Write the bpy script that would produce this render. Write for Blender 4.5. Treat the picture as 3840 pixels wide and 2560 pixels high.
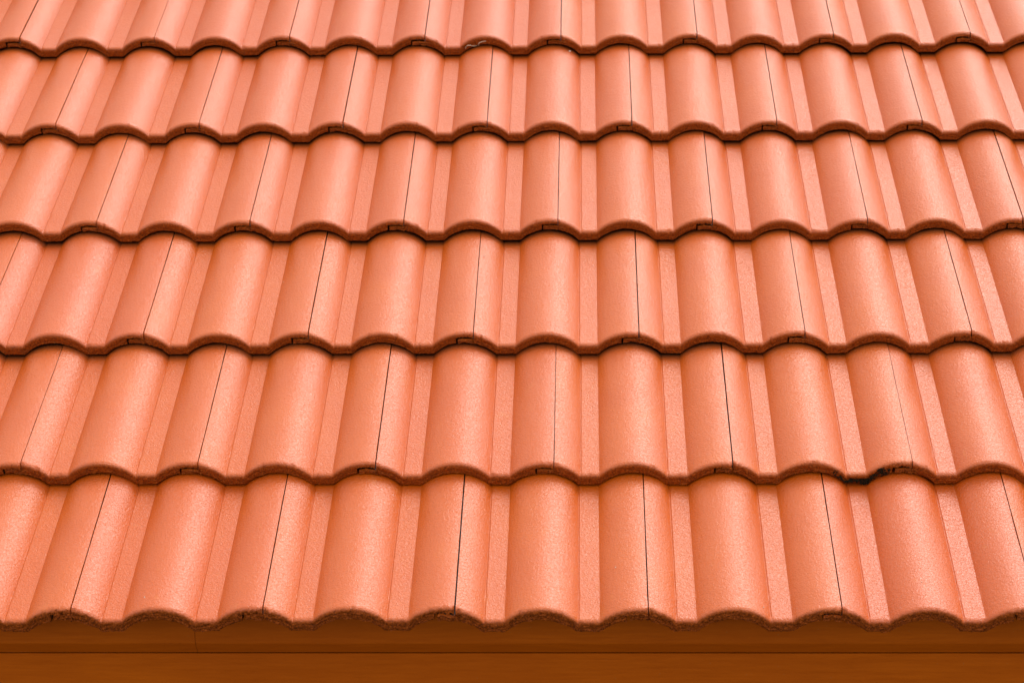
import bpy, math, random
import numpy as np
from mathutils import Vector, noise, Matrix

for o in list(bpy.data.objects):
    bpy.data.objects.remove(o)
scene = bpy.context.scene
col = scene.collection
R = math.radians
EAVE = 2.80                      # height of the eave above the ground, metres
PITCH = R(26.0)                  # roof pitch

# ---------------------------------------------------------------- camera
cam_d = bpy.data.cameras.new('camera')
cam = bpy.data.objects.new('camera', cam_d)
col.objects.link(cam)
cam.location = (0.13753, -2.68380, EAVE + 1.18455)
cam.rotation_euler = (1.29720, 0.0070037, 0.0154593)
cam_d.sensor_width = 36.0
cam_d.lens = 65.83
cam_d.clip_start = 0.05
cam_d.clip_end = 2000.0
cam_d.dof.use_dof = True
cam_d.dof.focus_distance = 3.05
cam_d.dof.aperture_fstop = 11.0
scene.camera = cam

# ---------------------------------------------------------------- light
SUN_EL, SUN_AZ = R(57.0), R(40.0)        # azimuth from +Y towards +X
world = bpy.data.worlds.new('World')
scene.world = world
world.use_nodes = True
wn, wl = world.node_tree.nodes, world.node_tree.links
wn.clear()
sky = wn.new('ShaderNodeTexSky')
sky.sky_type = 'NISHITA'
sky.sun_disc = False
sky.sun_elevation = SUN_EL
sky.sun_rotation = SUN_AZ
sky.air_density = 8.0          # thick bright overcast
sky.dust_density = 2.0
sky.ozone_density = 0.6
hs = wn.new('ShaderNodeHueSaturation')   # an overcast sky is close to neutral
hs.inputs['Saturation'].default_value = 0.02
bg = wn.new('ShaderNodeBackground')
bg.inputs['Strength'].default_value = 0.15
wo = wn.new('ShaderNodeOutputWorld')
wl.new(sky.outputs[0], hs.inputs['Color'])
wl.new(hs.outputs[0], bg.inputs[0])
wl.new(bg.outputs[0], wo.inputs[0])

sd = bpy.data.lights.new('sun', 'SUN')
sd.energy = 0.90
sd.angle = R(30.0)
sd.color = (1.0, 0.965, 0.91)
sun = bpy.data.objects.new('sun', sd)
col.objects.link(sun)
tosun = Vector((math.sin(SUN_AZ) * math.cos(SUN_EL), math.cos(SUN_AZ) * math.cos(SUN_EL), math.sin(SUN_EL)))
sun.rotation_euler = tosun.to_track_quat('Z', 'Y').to_euler()
sun.location = (0, 0, 20)

scene.view_settings.view_transform = 'Standard'
scene.view_settings.look = 'None'
scene.view_settings.gamma = 1.0
scene.view_settings.use_curve_mapping = False
scene.view_settings.exposure = 0.61
scene.render.engine = 'CYCLES'
scene.cycles.max_bounces = 8

# ---------------------------------------------------------------- materials
class NT:
    def __init__(self, name):
        self.m = bpy.data.materials.new(name)
        self.m.use_nodes = True
        self.t = self.m.node_tree
        self.n, self.l = self.t.nodes, self.t.links
        self.p = self.n['Principled BSDF']
    def node(self, kind, **kw):
        x = self.n.new('ShaderNode' + kind)
        for k, v in kw.items():
            setattr(x, k, v)
        return x
    def put(self, sock, v):
        if hasattr(v, 'is_linked') or hasattr(v, 'links'):
            self.l.new(v, sock)
        else:
            sock.default_value = v
    def math(self, op, a, b=0.0, clamp=False):
        x = self.node('Math', operation=op, use_clamp=clamp)
        self.put(x.inputs[0], a); self.put(x.inputs[1], b)
        return x.outputs[0]
    def rng(self, v, a, b, c=0.0, d=1.0):
        x = self.node('MapRange')
        self.put(x.inputs[0], v)
        for i, q in enumerate((a, b, c, d)):
            x.inputs[i + 1].default_value = q
        return x.outputs[0]
    def mix(self, f, a, b, mode='MIX'):
        x = self.node('Mix', data_type='RGBA', blend_type=mode)
        self.put(x.inputs[0], f); self.put(x.inputs[6], a); self.put(x.inputs[7], b)
        return x.outputs[2]
    def noise(self, vec, scale, detail=2.0, rough=0.5, dist=0.0):
        x = self.node('TexNoise')
        self.l.new(vec, x.inputs['Vector'])
        x.inputs['Scale'].default_value = scale
        x.inputs['Detail'].default_value = detail
        x.inputs['Roughness'].default_value = rough
        x.inputs['Distortion'].default_value = dist
        return x.outputs['Fac']
    def vec(self, scale=(1, 1, 1), rnd=0.0):
        tc = self.node('TexCoord')
        mp = self.node('Mapping')
        mp.inputs['Scale'].default_value = scale
        self.l.new(tc.outputs['Object'], mp.inputs['Vector'])
        if rnd:
            oi = self.node('ObjectInfo')
            cx = self.node('CombineXYZ')
            self.l.new(self.math('MULTIPLY', oi.outputs['Random'], rnd), cx.inputs[0])
            self.l.new(self.math('MULTIPLY', oi.outputs['Random'], rnd * 1.7), cx.inputs[1])
            ad = self.node('VectorMath', operation='ADD')
            self.l.new(mp.outputs[0], ad.inputs[0]); self.l.new(cx.outputs[0], ad.inputs[1])
            return ad.outputs[0]
        return mp.outputs[0]
    def bump(self, h, strength, dist, prev=None):
        b = self.node('Bump')
        b.inputs['Strength'].default_value = strength
        b.inputs['Distance'].default_value = dist
        self.put(b.inputs['Height'], h)
        if prev is not None:
            self.l.new(prev, b.inputs['Normal'])
        return b.outputs[0]

def rgba(*c):
    return (c[0], c[1], c[2], 1.0)

def tile_material():
    t = NT('painted_concrete_tile')
    v = t.vec((1, 1, 1), 30.0)
    at = t.node('Attribute', attribute_name='raw')      # 1 on the rough cut front edge
    raw = at.outputs['Fac']
    oi = t.node('ObjectInfo')
    # coat colour: orange red, faint cloudy shifts, a few thin patches
    cloudy = t.noise(v, 9.0, 3.0, 0.55)
    c = t.mix(t.rng(cloudy, 0.32, 0.70), rgba(0.548, 0.091, 0.0005), rgba(0.580, 0.107, 0.0012))
    c = t.mix(t.rng(oi.outputs['Random'], 0, 1, 0.0, 0.60), c, rgba(0.54, 0.080, 0.004))
    patch = t.noise(v, 38.0, 4.0, 0.6, 0.6)
    c = t.mix(t.rng(patch, 0.62, 0.74, 0.0, 0.35), c, rgba(0.58, 0.150, 0.010))
    grain = t.noise(v, 420.0, 3.0, 0.6)
    c = t.mix(t.rng(grain, 0.30, 0.70, 0.0, 0.30), c, rgba(0.46, 0.070, 0.001))
    # pin holes
    vo = t.node('TexVoronoi')
    vo.inputs['Scale'].default_value = 95.0
    t.l.new(v, vo.inputs['Vector'])
    wh = t.node('TexWhiteNoise')
    t.l.new(vo.outputs['Color'], wh.inputs['Vector'])
    pit = t.math('MULTIPLY', t.math('LESS_THAN', vo.outputs['Distance'], 0.075),
                 t.math('GREATER_THAN', wh.outputs['Value'], 0.955))
    c = t.mix(t.math('MULTIPLY', pit, 0.75), c, rgba(0.10, 0.022, 0.008))
    # cut edge: thinner coat over coarse sandy concrete
    sand = t.noise(v, 340.0, 4.0, 0.75)
    rc = t.mix(t.rng(sand, 0.36, 0.62), rgba(0.120, 0.020, 0.0008), rgba(0.43, 0.082, 0.003))
    rc = t.mix(t.rng(sand, 0.62, 0.70, 0.0, 0.7), rc, rgba(0.50, 0.19, 0.060))
    grey = t.noise(v, 60.0, 4.0, 0.65)
    rc = t.mix(t.rng(grey, 0.60, 0.72, 0.0, 0.5), rc, rgba(0.17, 0.042, 0.008))
    c = t.mix(raw, c, rc)
    # faces the spray never reached: dirty unpainted concrete, near black to paint in gap and seam shade
    hid = t.node('Attribute', attribute_name='bare_shade').outputs['Fac']
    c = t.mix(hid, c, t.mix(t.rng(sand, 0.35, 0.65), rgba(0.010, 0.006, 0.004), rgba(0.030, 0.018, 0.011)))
    t.l.new(c, t.p.inputs['Base Color'])
    rg = t.math('ADD', t.rng(grain, 0.3, 0.7, 0.29, 0.38), t.math('MULTIPLY', raw, 0.14))
    t.l.new(rg, t.p.inputs['Roughness'])
    t.p.inputs['IOR'].default_value = 1.63
    t.l.new(t.rng(raw, 0.0, 1.0, 0.5, 0.12), t.p.inputs['Specular IOR Level'])
    # orange peel of the sprayed coat, ripples lying across the tile
    v2 = t.vec((0.75, 1.0, 1.0), 30.0)
    peel = t.noise(v2, 330.0, 2.5, 0.55, 0.9)
    fine = t.noise(v, 900.0, 2.0, 0.5)
    big = t.noise(v, 26.0, 2.0, 0.5)
    b = t.bump(big, 0.6, 0.0011)
    b = t.bump(peel, 1.0, 0.0013, b)
    b = t.bump(fine, 0.6, 0.00022, b)
    b = t.bump(t.math('MULTIPLY', sand, raw), 1.0, 0.0024, b)
    t.l.new(b, t.p.inputs['Normal'])
    return t.m

def paint_material():
    t = NT('brown_fascia_paint')
    v = t.vec((1.0, 14.0, 14.0), 0.0)
    streak = t.noise(v, 14.0, 5.0, 0.62, 0.3)
    v1 = t.vec((1, 1, 1))
    cloud = t.noise(v1, 3.2, 3.0, 0.5)
    c = t.mix(t.rng(streak, 0.3, 0.7), rgba(0.400, 0.078, 0.0006), rgba(0.490, 0.102, 0.0008))
    c = t.mix(t.rng(cloud, 0.35, 0.65, 0.0, 0.4), c, rgba(0.34, 0.060, 0.0015))
    sp = t.noise(v1, 160.0, 3.0, 0.6)
    c = t.mix(t.rng(sp, 0.69, 0.75, 0.0, 0.5), c, rgba(0.36, 0.13, 0.03))
    t.l.new(c, t.p.inputs['Base Color'])
    t.l.new(t.rng(streak, 0.3, 0.7, 0.42, 0.58), t.p.inputs['Roughness'])
    t.p.inputs['Specular IOR Level'].default_value = 0.12
    b = t.bump(streak, 0.5, 0.0006)
    b = t.bump(t.noise(v1, 240.0, 2.0), 0.3, 0.0003, b)
    t.l.new(b, t.p.inputs['Normal'])
    return t.m

def simple_material(name, c1, c2, scale, rough=0.8, bump=0.002, spec=0.5):
    t = NT(name)
    v = t.vec((1, 1, 1))
    f = t.noise(v, scale, 5.0, 0.6)
    t.l.new(t.mix(t.rng(f, 0.3, 0.7), rgba(*c1), rgba(*c2)), t.p.inputs['Base Color'])
    t.p.inputs['Roughness'].default_value = rough
    t.p.inputs['Specular IOR Level'].default_value = spec
    t.l.new(t.bump(f, 0.8, bump), t.p.inputs['Normal'])
    return t.m

M_TILE = tile_material()
M_PAINT = paint_material()
M_FELT = simple_material('dark_roofing_felt', (0.012, 0.010, 0.009), (0.02, 0.017, 0.015), 60, 0.9)
M_BATTEN = simple_material('rough_sawn_batten', (0.10, 0.06, 0.035), (0.16, 0.10, 0.06), 30, 0.85)
M_WALL = simple_material('painted_render', (0.55, 0.40, 0.27), (0.62, 0.46, 0.31), 20, 0.85)
M_GROUND = simple_material('dry_garden_ground', (0.060, 0.055, 0.030), (0.085, 0.075, 0.042), 1.5, 0.9, 0.01)
M_MOSS = simple_material('black_moss', (0.006, 0.005, 0.003), (0.030, 0.024, 0.013), 300, 0.9, 0.001, 0.1)
M_TENDRIL = simple_material('dry_stem', (0.50, 0.33, 0.20), (0.66, 0.50, 0.36), 200, 0.6, 0.0003)
M_GRIT = simple_material('pale_grit', (0.60, 0.55, 0.48), (0.78, 0.72, 0.66), 200, 0.7, 0.0003)

# ---------------------------------------------------------------- helpers
def link(name, verts, faces, mat, parent=None, smooth=False):
    me = bpy.data.meshes.new(name)
    me.from_pydata([tuple(v) for v in verts], [], faces)
    me.materials.append(mat)
    if smooth:
        me.polygons.foreach_set('use_smooth', [True] * len(me.polygons))
    me.update()
    o = bpy.data.objects.new(name, me)
    col.objects.link(o)
    o.parent = parent
    return o

def boxes(lst):
    V, F = [], []
    for (x0, x1, y0, y1, z0, z1) in lst:
        b = len(V)
        V += [(x, y, z) for z in (z0, z1) for y in (y0, y1) for x in (x0, x1)]
        F += [tuple(b + i for i in q) for q in
              ((0, 2, 3, 1), (4, 5, 7, 6), (0, 1, 5, 4), (2, 6, 7, 3), (0, 4, 6, 2), (1, 3, 7, 5))]
    return V, F

def extrude_x(profile, x0, x1, bev=0.0):
    """closed (y, z) outline run along x, with its ends slightly drawn in"""
    n = len(profile)
    V = [(x0, y, z) for y, z in profile] + [(x1, y, z) for y, z in profile]
    F = [(i, (i + 1) % n, n + (i + 1) % n, n + i) for i in range(n)]
    F += [tuple(range(n - 1, -1, -1)), tuple(range(n, 2 * n))]
    return V, F

# ---------------------------------------------------------------- the tile
W = 0.300          # cover width
GAUGE = 0.330      # exposed length
FIRST = 0.3167     # the eave course shows a little less
LENGTH = 0.415
STEP = 0.0258      # how far each front edge stands over the tile below
THICK = 0.0220
SHEAR = 0.01748    # the columns were laid very slightly askew
JL = 0.0165        # joint sits to the right of the crest
LAP = 0.029
ROLLS = [(-0.060, 0.060), (0.091, 0.207), (0.240, 0.360)]
RISE = 0.026
DIP = 0.0012        # shallow groove where a roll meets the flat pan
PANS = [(0.060, 0.091), (0.207, 0.240)]

def arc(x, a, b, h):
    c, hw = (a + b) / 2, (b - a) / 2
    if abs(x - c) >= hw:
        return 0.0
    r = (hw * hw + h * h) / (2 * h)
    return math.sqrt(max(r * r - (x - c) ** 2, 0)) - (r - h)

def top_n(x):
    z = max(arc(x, a, b, RISE + DIP) for a, b in ROLLS) - DIP
    for a, b in PANS:
        if a < x < b + 0.004:
            z = max(z, -DIP + DIP * min(max((x - a - 0.0006) / 0.0019, 0.0), 1.0))
    return z - RISE
def under_n(x, thick=THICK):
    z = max(arc(x, a + 0.003, b - 0.003, RISE) for a, b in ROLLS)
    return z - RISE - thick

def fbm(x, y, z, s, o=3):
    v, a = 0.0, 1.0
    for i in range(o):
        v += a * noise.noise((x * s, y * s, z * s))
        s *= 2.1; a *= 0.5
    return v

def smooth(a, b, x):
    t = min(max((x - a) / (b - a), 0.0), 1.0)
    return t * t * (3 - 2 * t)

def make_tile_mesh(seed, rough, gap, chip=False, thick=THICK):
    rnd = random.Random(seed)
    ox, oz = rnd.uniform(0, 50), rnd.uniform(0, 50)
    x_a, x_b = JL - LAP, JL + W - gap
    x_lip = JL + W - LAP - (0.0045 if rough > 1.5 else 0.0032)
    xs = list(np.arange(x_a, x_b, 0.0021))
    brk = [p for r in ROLLS for p in r if x_a < p < x_b] + [p[0] + q for p in PANS for q in (0.0006, 0.0025)] + [p[1] + 0.0011 for p in PANS]
    xs = [x for x in xs if min(abs(x - b) for b in brk + [JL, x_lip, x_b]) > 0.0009] + brk
    cols = [(x, 1 if x < JL else (2 if x <= x_lip else 3)) for x in xs]
    cols += [(JL, 1), (JL, 2), (x_lip, 2), (x_lip, 3), (x_b, 3)]
    cols.sort()
    rr = 0.0078
    th = [0, 12, 26, 40, 55, 72, 90]
    ystat = [rr * (1 - math.sin(R(a))) for a in th[::-1]]       # 0 .. rr, from the front back
    ydrop = [rr * (1 - math.cos(R(a))) for a in th[::-1]]       # top drops towards the front
    body = list(np.arange(0.012, 0.05, 0.0042)) + list(np.arange(0.05, LENGTH, 0.022)) + [LENGTH]
    NF = 13
    tw = rnd.uniform(-0.0006, 0.0006)
    wob = rnd.uniform(0, 50)
    V, raw, bare_shade = [], [], []
    top_rows, front_rows = [], []

    def tops(x, k):
        t = top_n(x) + tw * (x - 0.15) / 0.15
        if k == 1:
            t -= 0.0123 + rough ** 0.5 * 0.0015 * fbm(x + ox, 14.0, oz, 150, 3)
        return t
    def drop(d, k):
        return d * 0.25 if k == 1 else d
    def bots(x, k):
        b = under_n(x, thick)
        if k == 3:
            b = top_n(x) - 0.0086 + rough ** 0.5 * 0.0016 * fbm(x + ox, 4.0, oz, 120, 3)
        elif k == 1:
            b += 0.0
        return b
    chips = [(rnd.uniform(x_a + 0.04, x_b - 0.02), rnd.uniform(0.0012, 0.0035), rnd.uniform(0.0010, 0.0030)) for _ in range(rnd.choice((1, 2, 3)))]
    chips += [(JL + rnd.uniform(-0.001, 0.004), 0.0028, rnd.uniform(0.0010, 0.0028)), (x_b, 0.0030, rnd.uniform(0.0008, 0.0026))]
    def chip_depth(x):
        return sum(d * math.exp(-((x - c) / w) ** 2) for c, w, d in chips)
    def edge_ragged(x):
        """more crumbling next to the side joint"""
        return max(math.exp(-abs(x - JL) / 0.022), math.exp(-abs(x - (JL + W)) / 0.026))
    def add(x, y, n, r, h=0.0):
        V.append((x + SHEAR * y, y, n)); raw.append(r); bare_shade.append(h)
        return len(V) - 1

    # top surface
    for j, (y, d) in enumerate(list(zip(ystat, ydrop)) + [(b, 0.0) for b in body]):
        row = []
        for x, k in cols:
            n = tops(x, k) - drop(d, k)
            w = 1 - smooth(0.003, 0.014, y)
            rg = rough * (0.55 + 0.9 * edge_ragged(x))
            q = fbm(x + ox, y * 1.2, n + oz, 240) * 0.0011 * rg * w
            lf = fbm(x + wob, y, 0.0, 14, 2) * 0.0006
            cd = chip_depth(x) * (1 - smooth(0.0015, 0.0085, y))
            n -= cd * 0.8
            yy = y + cd * 0.9 + q * (1.0 if y < 0.008 else 0.3)
            xx = x
            if k == 3:          # side joint is not a ruled line
                e = smooth(x_b - 0.006, x_b, x)
                xx += e * (fbm(y + ox, 3.3, oz, 28, 3) * 0.00045)
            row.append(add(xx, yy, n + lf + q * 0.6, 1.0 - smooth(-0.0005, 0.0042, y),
                           1.0 if (k == 1 and y > 0.004) or y > GAUGE + 0.002 else 0.0))  # covered lap and head carry the painted gap shade
        top_rows.append(row)
    # front face, from the rounded top edge down to the underside
    for i in range(1, NF + 1):
        f = i / NF
        row = []
        for ci, (x, k) in enumerate(cols):
            a = tops(x, k) - drop(ydrop[0], k) - chip_depth(x) * 0.8
            b = bots(x, k)
            b = min(b, a - 0.0015)
            er = edge_ragged(x)
            rag = rough * (0.8 + 1.1 * er)
            n = a + (b - a) * f
            n += fbm(x * 0.8 + ox, 7.7, n + oz, 330, 2) * 0.0007 * rag * math.sin(f * math.pi)
            lam = fbm(x * 0.28 + ox, 1.1, (a - n) * 1.3 + oz, 260, 3)      # pressed layers
            gr = fbm(x + ox, 5.0, n + oz, 360, 2)
            dy = -0.0002 + (0.0015 * lam + 0.0010 * gr) * rag
            if f > 0.8:
                dy += 0.0022 * ((f - 0.8) / 0.2) ** 2 * (0.5 + 0.8 * rough)
                if i == NF and k != 3:
                    n += rough * 0.0011 * (fbm(x + ox, 9.9, oz, 130, 3))
            if chip and 0.182 < x < 0.272 and f > 0.15:
                dy += 0.0045 * math.sin((x - 0.182) / 0.090 * math.pi) * max(0.0, 0.6 + fbm(x, 2, n, 200))
            if chip and 0.250 < x < 0.268 and f < 0.7:
                dy += 0.006 * math.sin((x - 0.250) / 0.018 * math.pi)
            dy += chip_depth(x) * 0.9 * (1 - f) ** 2
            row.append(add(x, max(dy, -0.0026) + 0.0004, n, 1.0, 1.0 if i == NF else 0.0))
        front_rows.append(row)
    # underside and back
    bot_rows = [front_rows[-1]]
    for y in (0.010, 0.05, 0.2, LENGTH):
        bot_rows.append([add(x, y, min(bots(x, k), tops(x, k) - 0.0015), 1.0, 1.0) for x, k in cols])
    F, S = [], []
    nc = len(cols)
    def grid(rows, flip, sflag):
        for a, b in zip(rows[:-1], rows[1:]):
            for i in range(nc - 1):
                q = (a[i], a[i + 1], b[i + 1], b[i])
                F.append(q[::-1] if flip else q)
                S.append(sflag and cols[i][0] != cols[i + 1][0])
    grid(top_rows, False, True)
    grid([top_rows[0]] + front_rows, True, True)
    grid(bot_rows, True, False)
    grid([top_rows[-1], bot_rows[-1]], False, False)
    me = bpy.data.meshes.new('roof_tile')
    me.from_pydata(V, [], F)
    # side walls at both ends
    import bmesh
    me.materials.append(M_TILE)
    me.polygons.foreach_set('use_smooth', S)
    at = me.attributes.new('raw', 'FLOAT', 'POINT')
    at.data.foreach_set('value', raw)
    ab = me.attributes.new('bare_shade', 'FLOAT', 'POINT')
    ab.data.foreach_set('value', bare_shade)
    bm = bmesh.new(); bm.from_mesh(me)
    bnd = [e for e in bm.edges if e.is_boundary]
    if bnd:
        bmesh.ops.holes_fill(bm, edges=bnd, sides=0)
    creases = {round(c, 5) for r in ROLLS for c in r}
    for e in bm.edges:
        a, b = e.verts
        for v in (a, b):
            pass
        if len(e.link_faces) == 2 and e.calc_face_angle(0.0) > R(28) and abs(a.co.y - b.co.y) > 0.003:
            e.smooth = False
        if len(e.link_faces) == 2 and e.calc_face_angle(0.0) > R(65):
            e.smooth = False
    bm.to_mesh(me); bm.free()
    me.update()
    return me

# ---------------------------------------------------------------- setting
gv, gf = boxes([(-300, 300, -300, 300, -0.30, 0.0)])
ground = link('ground', gv, gf, M_GROUND)
ground['kind'] = 'structure'

# ---------------------------------------------------------------- house
house = bpy.data.objects.new('house', None)
col.objects.link(house)
house.location = (0, 0.5, 0)
house['label'] = 'low house seen from above its eave, glossy orange interlocking roof tiles over brown fascia'
house['category'] = 'house'
HOFF = Vector((0, -0.5, 0))
HX0, HX1 = -2.10, 2.70

# roof: the felted deck, tilted to the roof pitch; its own frame has y up the slope
DEPTH = 3.06
roof_v, roof_f = boxes([(HX0, HX1, 0.155, DEPTH, -0.105, -0.087)])
roof = link('roof', roof_v, roof_f, M_FELT, house)
roof.location = HOFF + Vector((0, 0, EAVE))
roof.rotation_euler = (PITCH, 0, 0)

TILT = -math.atan2(STEP, GAUGE)
rng = random.Random(11)
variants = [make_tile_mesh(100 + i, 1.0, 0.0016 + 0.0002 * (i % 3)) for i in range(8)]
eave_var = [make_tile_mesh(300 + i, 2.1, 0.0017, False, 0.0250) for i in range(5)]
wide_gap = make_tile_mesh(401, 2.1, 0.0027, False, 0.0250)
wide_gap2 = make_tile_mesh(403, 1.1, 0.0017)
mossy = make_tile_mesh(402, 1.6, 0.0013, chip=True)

def place_tile(mesh, x, s, n):
    o = bpy.data.objects.new('roof_tile', mesh)
    col.objects.link(o)
    o.parent = roof
    o.location = (x, s, n)
    o.rotation_euler = (TILT + rng.uniform(-0.0012, 0.0012), rng.uniform(-0.0015, 0.0015), rng.uniform(-0.0006, 0.0006))
    return o

COURSES = 9
moss_tile = None
for k in range(COURSES):
    s = 0.0 if k == 0 else FIRST + (k - 1) * GAUGE
    for j in range(-7, 9):
        # local x = 0 is the crest left of the tile; joint of tile j is at its x + JL
        x = j * W + (W / 2 if k % 2 else 0.0) + SHEAR * s - JL
        if k == 0:
            mesh = eave_var[(j * 2 + 15) % 5]
            if j == -1:
                mesh = wide_gap
        else:
            mesh = variants[rng.randrange(8)]
            if k == 1 and j == -2 or k == 2 and j == -1:
                mesh = wide_gap2
        mj = (k == 1 and j == 1)
        if mj:
            mesh = mossy
        jit = 0.0002
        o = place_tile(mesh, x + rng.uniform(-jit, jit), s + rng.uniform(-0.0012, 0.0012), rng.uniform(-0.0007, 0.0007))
        if mj:
            moss_tile = o
            o['label'] = 'orange roof tile with a chipped front edge blackened by moss'

# battens under the tiles
for k in range(1, COURSES + 1):
    s = FIRST + (k - 1) * GAUGE + 0.045
    bv, bf = boxes([(HX0, HX1, s, s + 0.04, -0.087, -0.060)])
    link('batten', bv, bf, M_BATTEN, roof)

# ---- fascia: trim board with a chamfered lower edge, board set back below it
fascia = link('fascia_board',
              *extrude_x([(0.105, -0.1234), (0.105, -0.325), (0.130, -0.325), (0.130, -0.1234)], HX0, HX1),
              M_PAINT, house)
fascia.location = HOFF + Vector((0, 0, EAVE))
TRIM = [(0.0900, 0.002), (0.0900, -0.0984), (0.0910, -0.1006), (0.1040, -0.1194), (0.1048, -0.1208), (0.130, -0.1208), (0.130, 0.002)]
for (a, b) in ((HX0, -0.4265), (-0.4258, HX1)):
    t = link('fascia_trim', *extrude_x(TRIM, a, b), M_PAINT, house)
    t.location = HOFF + Vector((0, 0, EAVE))

# soffit, wall and a back slope, so that the house is whole from the side
c, s_ = math.cos(PITCH), math.sin(PITCH)
sv, sf = boxes([(HX0, HX1, 0.130, 0.60, EAVE - 0.323, EAVE - 0.311)])
so = link('soffit', sv, sf, M_PAINT, house); so.location = HOFF
wv, wf = boxes([(HX0 + 0.1, HX1 - 0.1, 0.60, 0.75, 0.0, EAVE - 0.2)])
wa = link('wall', wv, wf, M_WALL, house); wa.location = HOFF
ry, rz = DEPTH * c, EAVE + DEPTH * s_ - 0.10
bk, bf = extrude_x([(ry, rz), (2 * ry, EAVE - 0.1), (2 * ry, EAVE - 0.12), (ry, rz - 0.02)], HX0, HX1)
ba = link('back_slope', bk, bf, M_FELT, house); ba.location = HOFF

# half round ridge tiles
def ridge_mesh():
    V, F = [], []
    N = 10
    for x, rr_ in ((0.0, 0.125), (0.020, 0.128), (0.40, 0.118)):
        for q in (rr_, rr_ - 0.016):
            for i in range(N + 1):
                a = math.pi * (0.08 + 0.84 * i / N)
                V.append((x, math.cos(a) * q, math.sin(a) * q * 0.85))
    M = N + 1
    for st in range(2):
        b = st * 2 * M
        for i in range(N):
            F.append((b + i, b + 2 * M + i, b + 2 * M + i + 1, b + i + 1))
            F.append((b + M + i, b + M + i + 1, b + 3 * M + i + 1, b + 3 * M + i))
    for b in (0, 4 * M):
        for i in range(N):
            F.append((b + i, b + i + 1, b + M + i + 1, b + M + i))
    me = bpy.data.meshes.new('ridge_tile')
    me.from_pydata(V, [], F); me.materials.append(M_TILE); me.update()
    return me
rm = ridge_mesh()
for i in range(12):
    o = bpy.data.objects.new('ridge_tile', rm)
    col.objects.link(o)
    o.parent = house
    o.location = HOFF + Vector((HX0 + i * 0.40, ry, rz + 0.04))

# ---------------------------------------------------------------- small things on the roof
def roof_pt(x, s, n):
    return Vector((x, s * c - n * s_, EAVE + s * s_ + n * c))

def tube_mesh(paths, rad, mat, name):
    V, F = [], []
    for pts in paths:
        b0 = len(V)
        for i, p in enumerate(pts):
            a = pts[max(i - 1, 0)]; b = pts[min(i + 1, len(pts) - 1)]
            d = (b - a).normalized()
            u = d.orthogonal().normalized(); w = d.cross(u)
            r = rad * (1.0 - 0.6 * abs(i / (len(pts) - 1) - 0.4))
            for q in range(6):
                an = q * math.pi / 3
                V.append(p + u * math.cos(an) * r + w * math.sin(an) * r)
        for i in range(len(pts) - 1):
            for q in range(6):
                a = b0 + i * 6 + q; b = b0 + i * 6 + (q + 1) % 6
                F.append((a, b, b + 6, a + 6))
        F.append(tuple(b0 + q for q in range(5, -1, -1)))
        F.append(tuple(b0 + (len(pts) - 1) * 6 + q for q in range(6)))
    return V, F

# moss along the chipped front edge
def blob(V, F, p, r, rnd):
    b = len(V)
    rings, seg = 4, 6
    V.append(p + Vector((0, 0, r)))
    for i in range(1, rings):
        a = math.pi * i / rings
        for j in range(seg):
            t = 2 * math.pi * j / seg
            k = r * rnd.uniform(0.7, 1.25)
            V.append(p + Vector((math.sin(a) * math.cos(t), math.sin(a) * math.sin(t), math.cos(a))) * k)
    V.append(p - Vector((0, 0, r)))
    for j in range(seg):
        F.append((b, b + 1 + j, b + 1 + (j + 1) % seg))
        F.append((len(V) - 1, b + 1 + (rings - 2) * seg + (j + 1) % seg, b + 1 + (rings - 2) * seg + j))
        for i in range(rings - 2):
            o1 = b + 1 + i * seg
            F.append((o1 + j, o1 + seg + j, o1 + seg + (j + 1) % seg, o1 + (j + 1) % seg))

mr = random.Random(5)
V, F = [], []
MOSS_X0, MOSS_X1 = 0.184, 0.279     # in the mossy tile's own x
for i in range(650):
    x = mr.uniform(MOSS_X0, MOSS_X1)
    t0, b0 = top_n(x), under_n(x)
    u = (x - MOSS_X0) / (MOSS_X1 - MOSS_X0)
    f = mr.betavariate(2, 2)
    if u < 0.12:
        f = mr.uniform(0.1, 0.75)
    elif u < 0.5:
        f = mr.uniform(0.30, 0.72)
    else:
        f = mr.uniform(0.35, 1.0)
    if fbm(x, 3.0, f * 0.02, 90, 3) < -0.22 or (0.80 < u < 0.95 and mr.random() < 0.25):
        f = mr.uniform(0.0, 0.3) if 0.78 < u < 0.9 else f
        if u < 0.78:
            continue
    n = t0 - 0.0035 + (b0 - t0 + 0.0035) * f
    blob(V, F, Vector((x, mr.uniform(-0.0012, 0.0006), n)), mr.uniform(0.0004, 0.0013), mr)
moss = link('black_moss', V, F, M_MOSS, moss_tile)
moss['kind'] = 'stuff'

# dry curled stems caught under a front edge
def stem(pts):
    P = [Vector(p) for p in pts]
    out = []
    for i in range(len(P) - 1):
        p0, p1, p2, p3 = P[max(i - 1, 0)], P[i], P[i + 1], P[min(i + 2, len(P) - 1)]
        for k in range(5):
            t = k / 5
            out.append(0.5 * ((2 * p1) + (p2 - p0) * t + (2 * p0 - 5 * p1 + 4 * p2 - p3) * t * t + (3 * p1 - p0 - 3 * p2 + p3) * t ** 3))
    out.append(P[-1])
    return out

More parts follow.
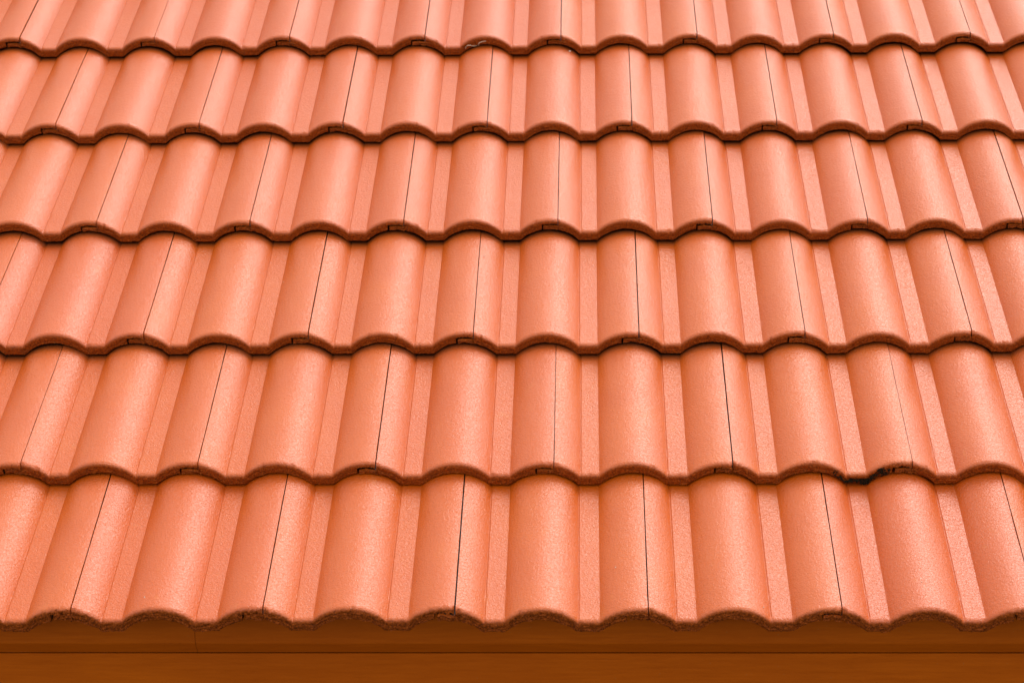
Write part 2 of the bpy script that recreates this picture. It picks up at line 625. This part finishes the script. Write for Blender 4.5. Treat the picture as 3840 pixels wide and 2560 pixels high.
S5 = FIRST + 4 * GAUGE
XJ5 = W / 2 - W + SHEAR * S5 - JL        # crest left of the tile in the fifth course above the eave
def at5(x, n, y=-0.0035):
    return roof_pt(XJ5 + x, S5 + y, n)
def lay(name, pts, rad, label):
    P = stem([at5(*p) for p in pts])
    V, F = tube_mesh([P], rad, M_TENDRIL, name)
    o = link(name, V, F, M_TENDRIL, None, True)
    o['label'] = label
    o['category'] = 'dry stem'
    o['group'] = 'dry plant stems caught on the tiles'
    return o
u = under_n
lay('dry_stem', [(0.1045, u(0.1045) + 0.006), (0.107, u(0.107) + 0.0130, -0.006), (0.114, u(0.114) + 0.0120, -0.008), (0.122, u(0.122) + 0.005, -0.006), (0.130, u(0.130) + 0.0015)],
    0.0010, 'pale dry stem bent into a low arch on an upper tile edge')
lay('dry_stem', [(0.1345, u(0.1345) + 0.001), (0.1335, u(0.1335) + 0.006, -0.006), (0.137, u(0.137) + 0.0100, -0.007), (0.143, u(0.143) + 0.0110, -0.006), (0.1500, u(0.150) + 0.0110)],
    0.0010, 'pale dry stem hooked like a question mark beside the arched one')

# a few pale specks of grit lying on the tiles
gr = random.Random(8)
V, F = [], []
for (k, xx, yy) in ((0, -0.235, 0.018), (0, -0.49, 0.030), (0, 0.48, 0.020), (0, 0.25, 0.10), (1, 0.37, 0.16), (1, -0.30, 0.22),
                    (2, 0.02, 0.25), (2, -0.36, 0.19), (3, 0.40, 0.20), (5, 0.30, 0.012), (4, -0.10, 0.28), (0, 0.73, 0.06)):
    sk = 0.0 if k == 0 else FIRST + (k - 1) * GAUGE
    x_loc = (xx - ((W / 2 if k % 2 else 0.0) + SHEAR * sk - JL)) % W
    if x_loc < JL:
        x_loc += W
    n = top_n(x_loc) - yy * math.tan(-TILT)
    blob(V, F, roof_pt(xx + SHEAR * yy, sk + yy, n), gr.uniform(0.0007, 0.0012), gr)
grit = link('pale_grit', V, F, M_GRIT)
grit['kind'] = 'stuff'

# one pale oval seed resting just below the topmost overlap
px = 0.1975
S4 = FIRST + 3 * GAUGE
yy = GAUGE - 0.012
xl = (px - (SHEAR * (S4 + yy) - JL)) % W
if xl < JL:
    xl += W
V, F = [], []
blob(V, F, Vector((0, 0, 0)), 0.0017, random.Random(2))
V = [Vector((v.x * 1.5, v.y * 1.1, v.z * 0.8)) for v in V]
seed = link('seed', V, F, M_GRIT, None, True)
seed.location = roof_pt(px, S4 + yy, top_n(xl) - yy * math.tan(-TILT) + 0.0014)
seed.rotation_euler = (PITCH, 0.3, -0.4)
seed['label'] = 'tiny white oval seed lying on an orange tile just below the top overlap'
seed['category'] = 'seed'
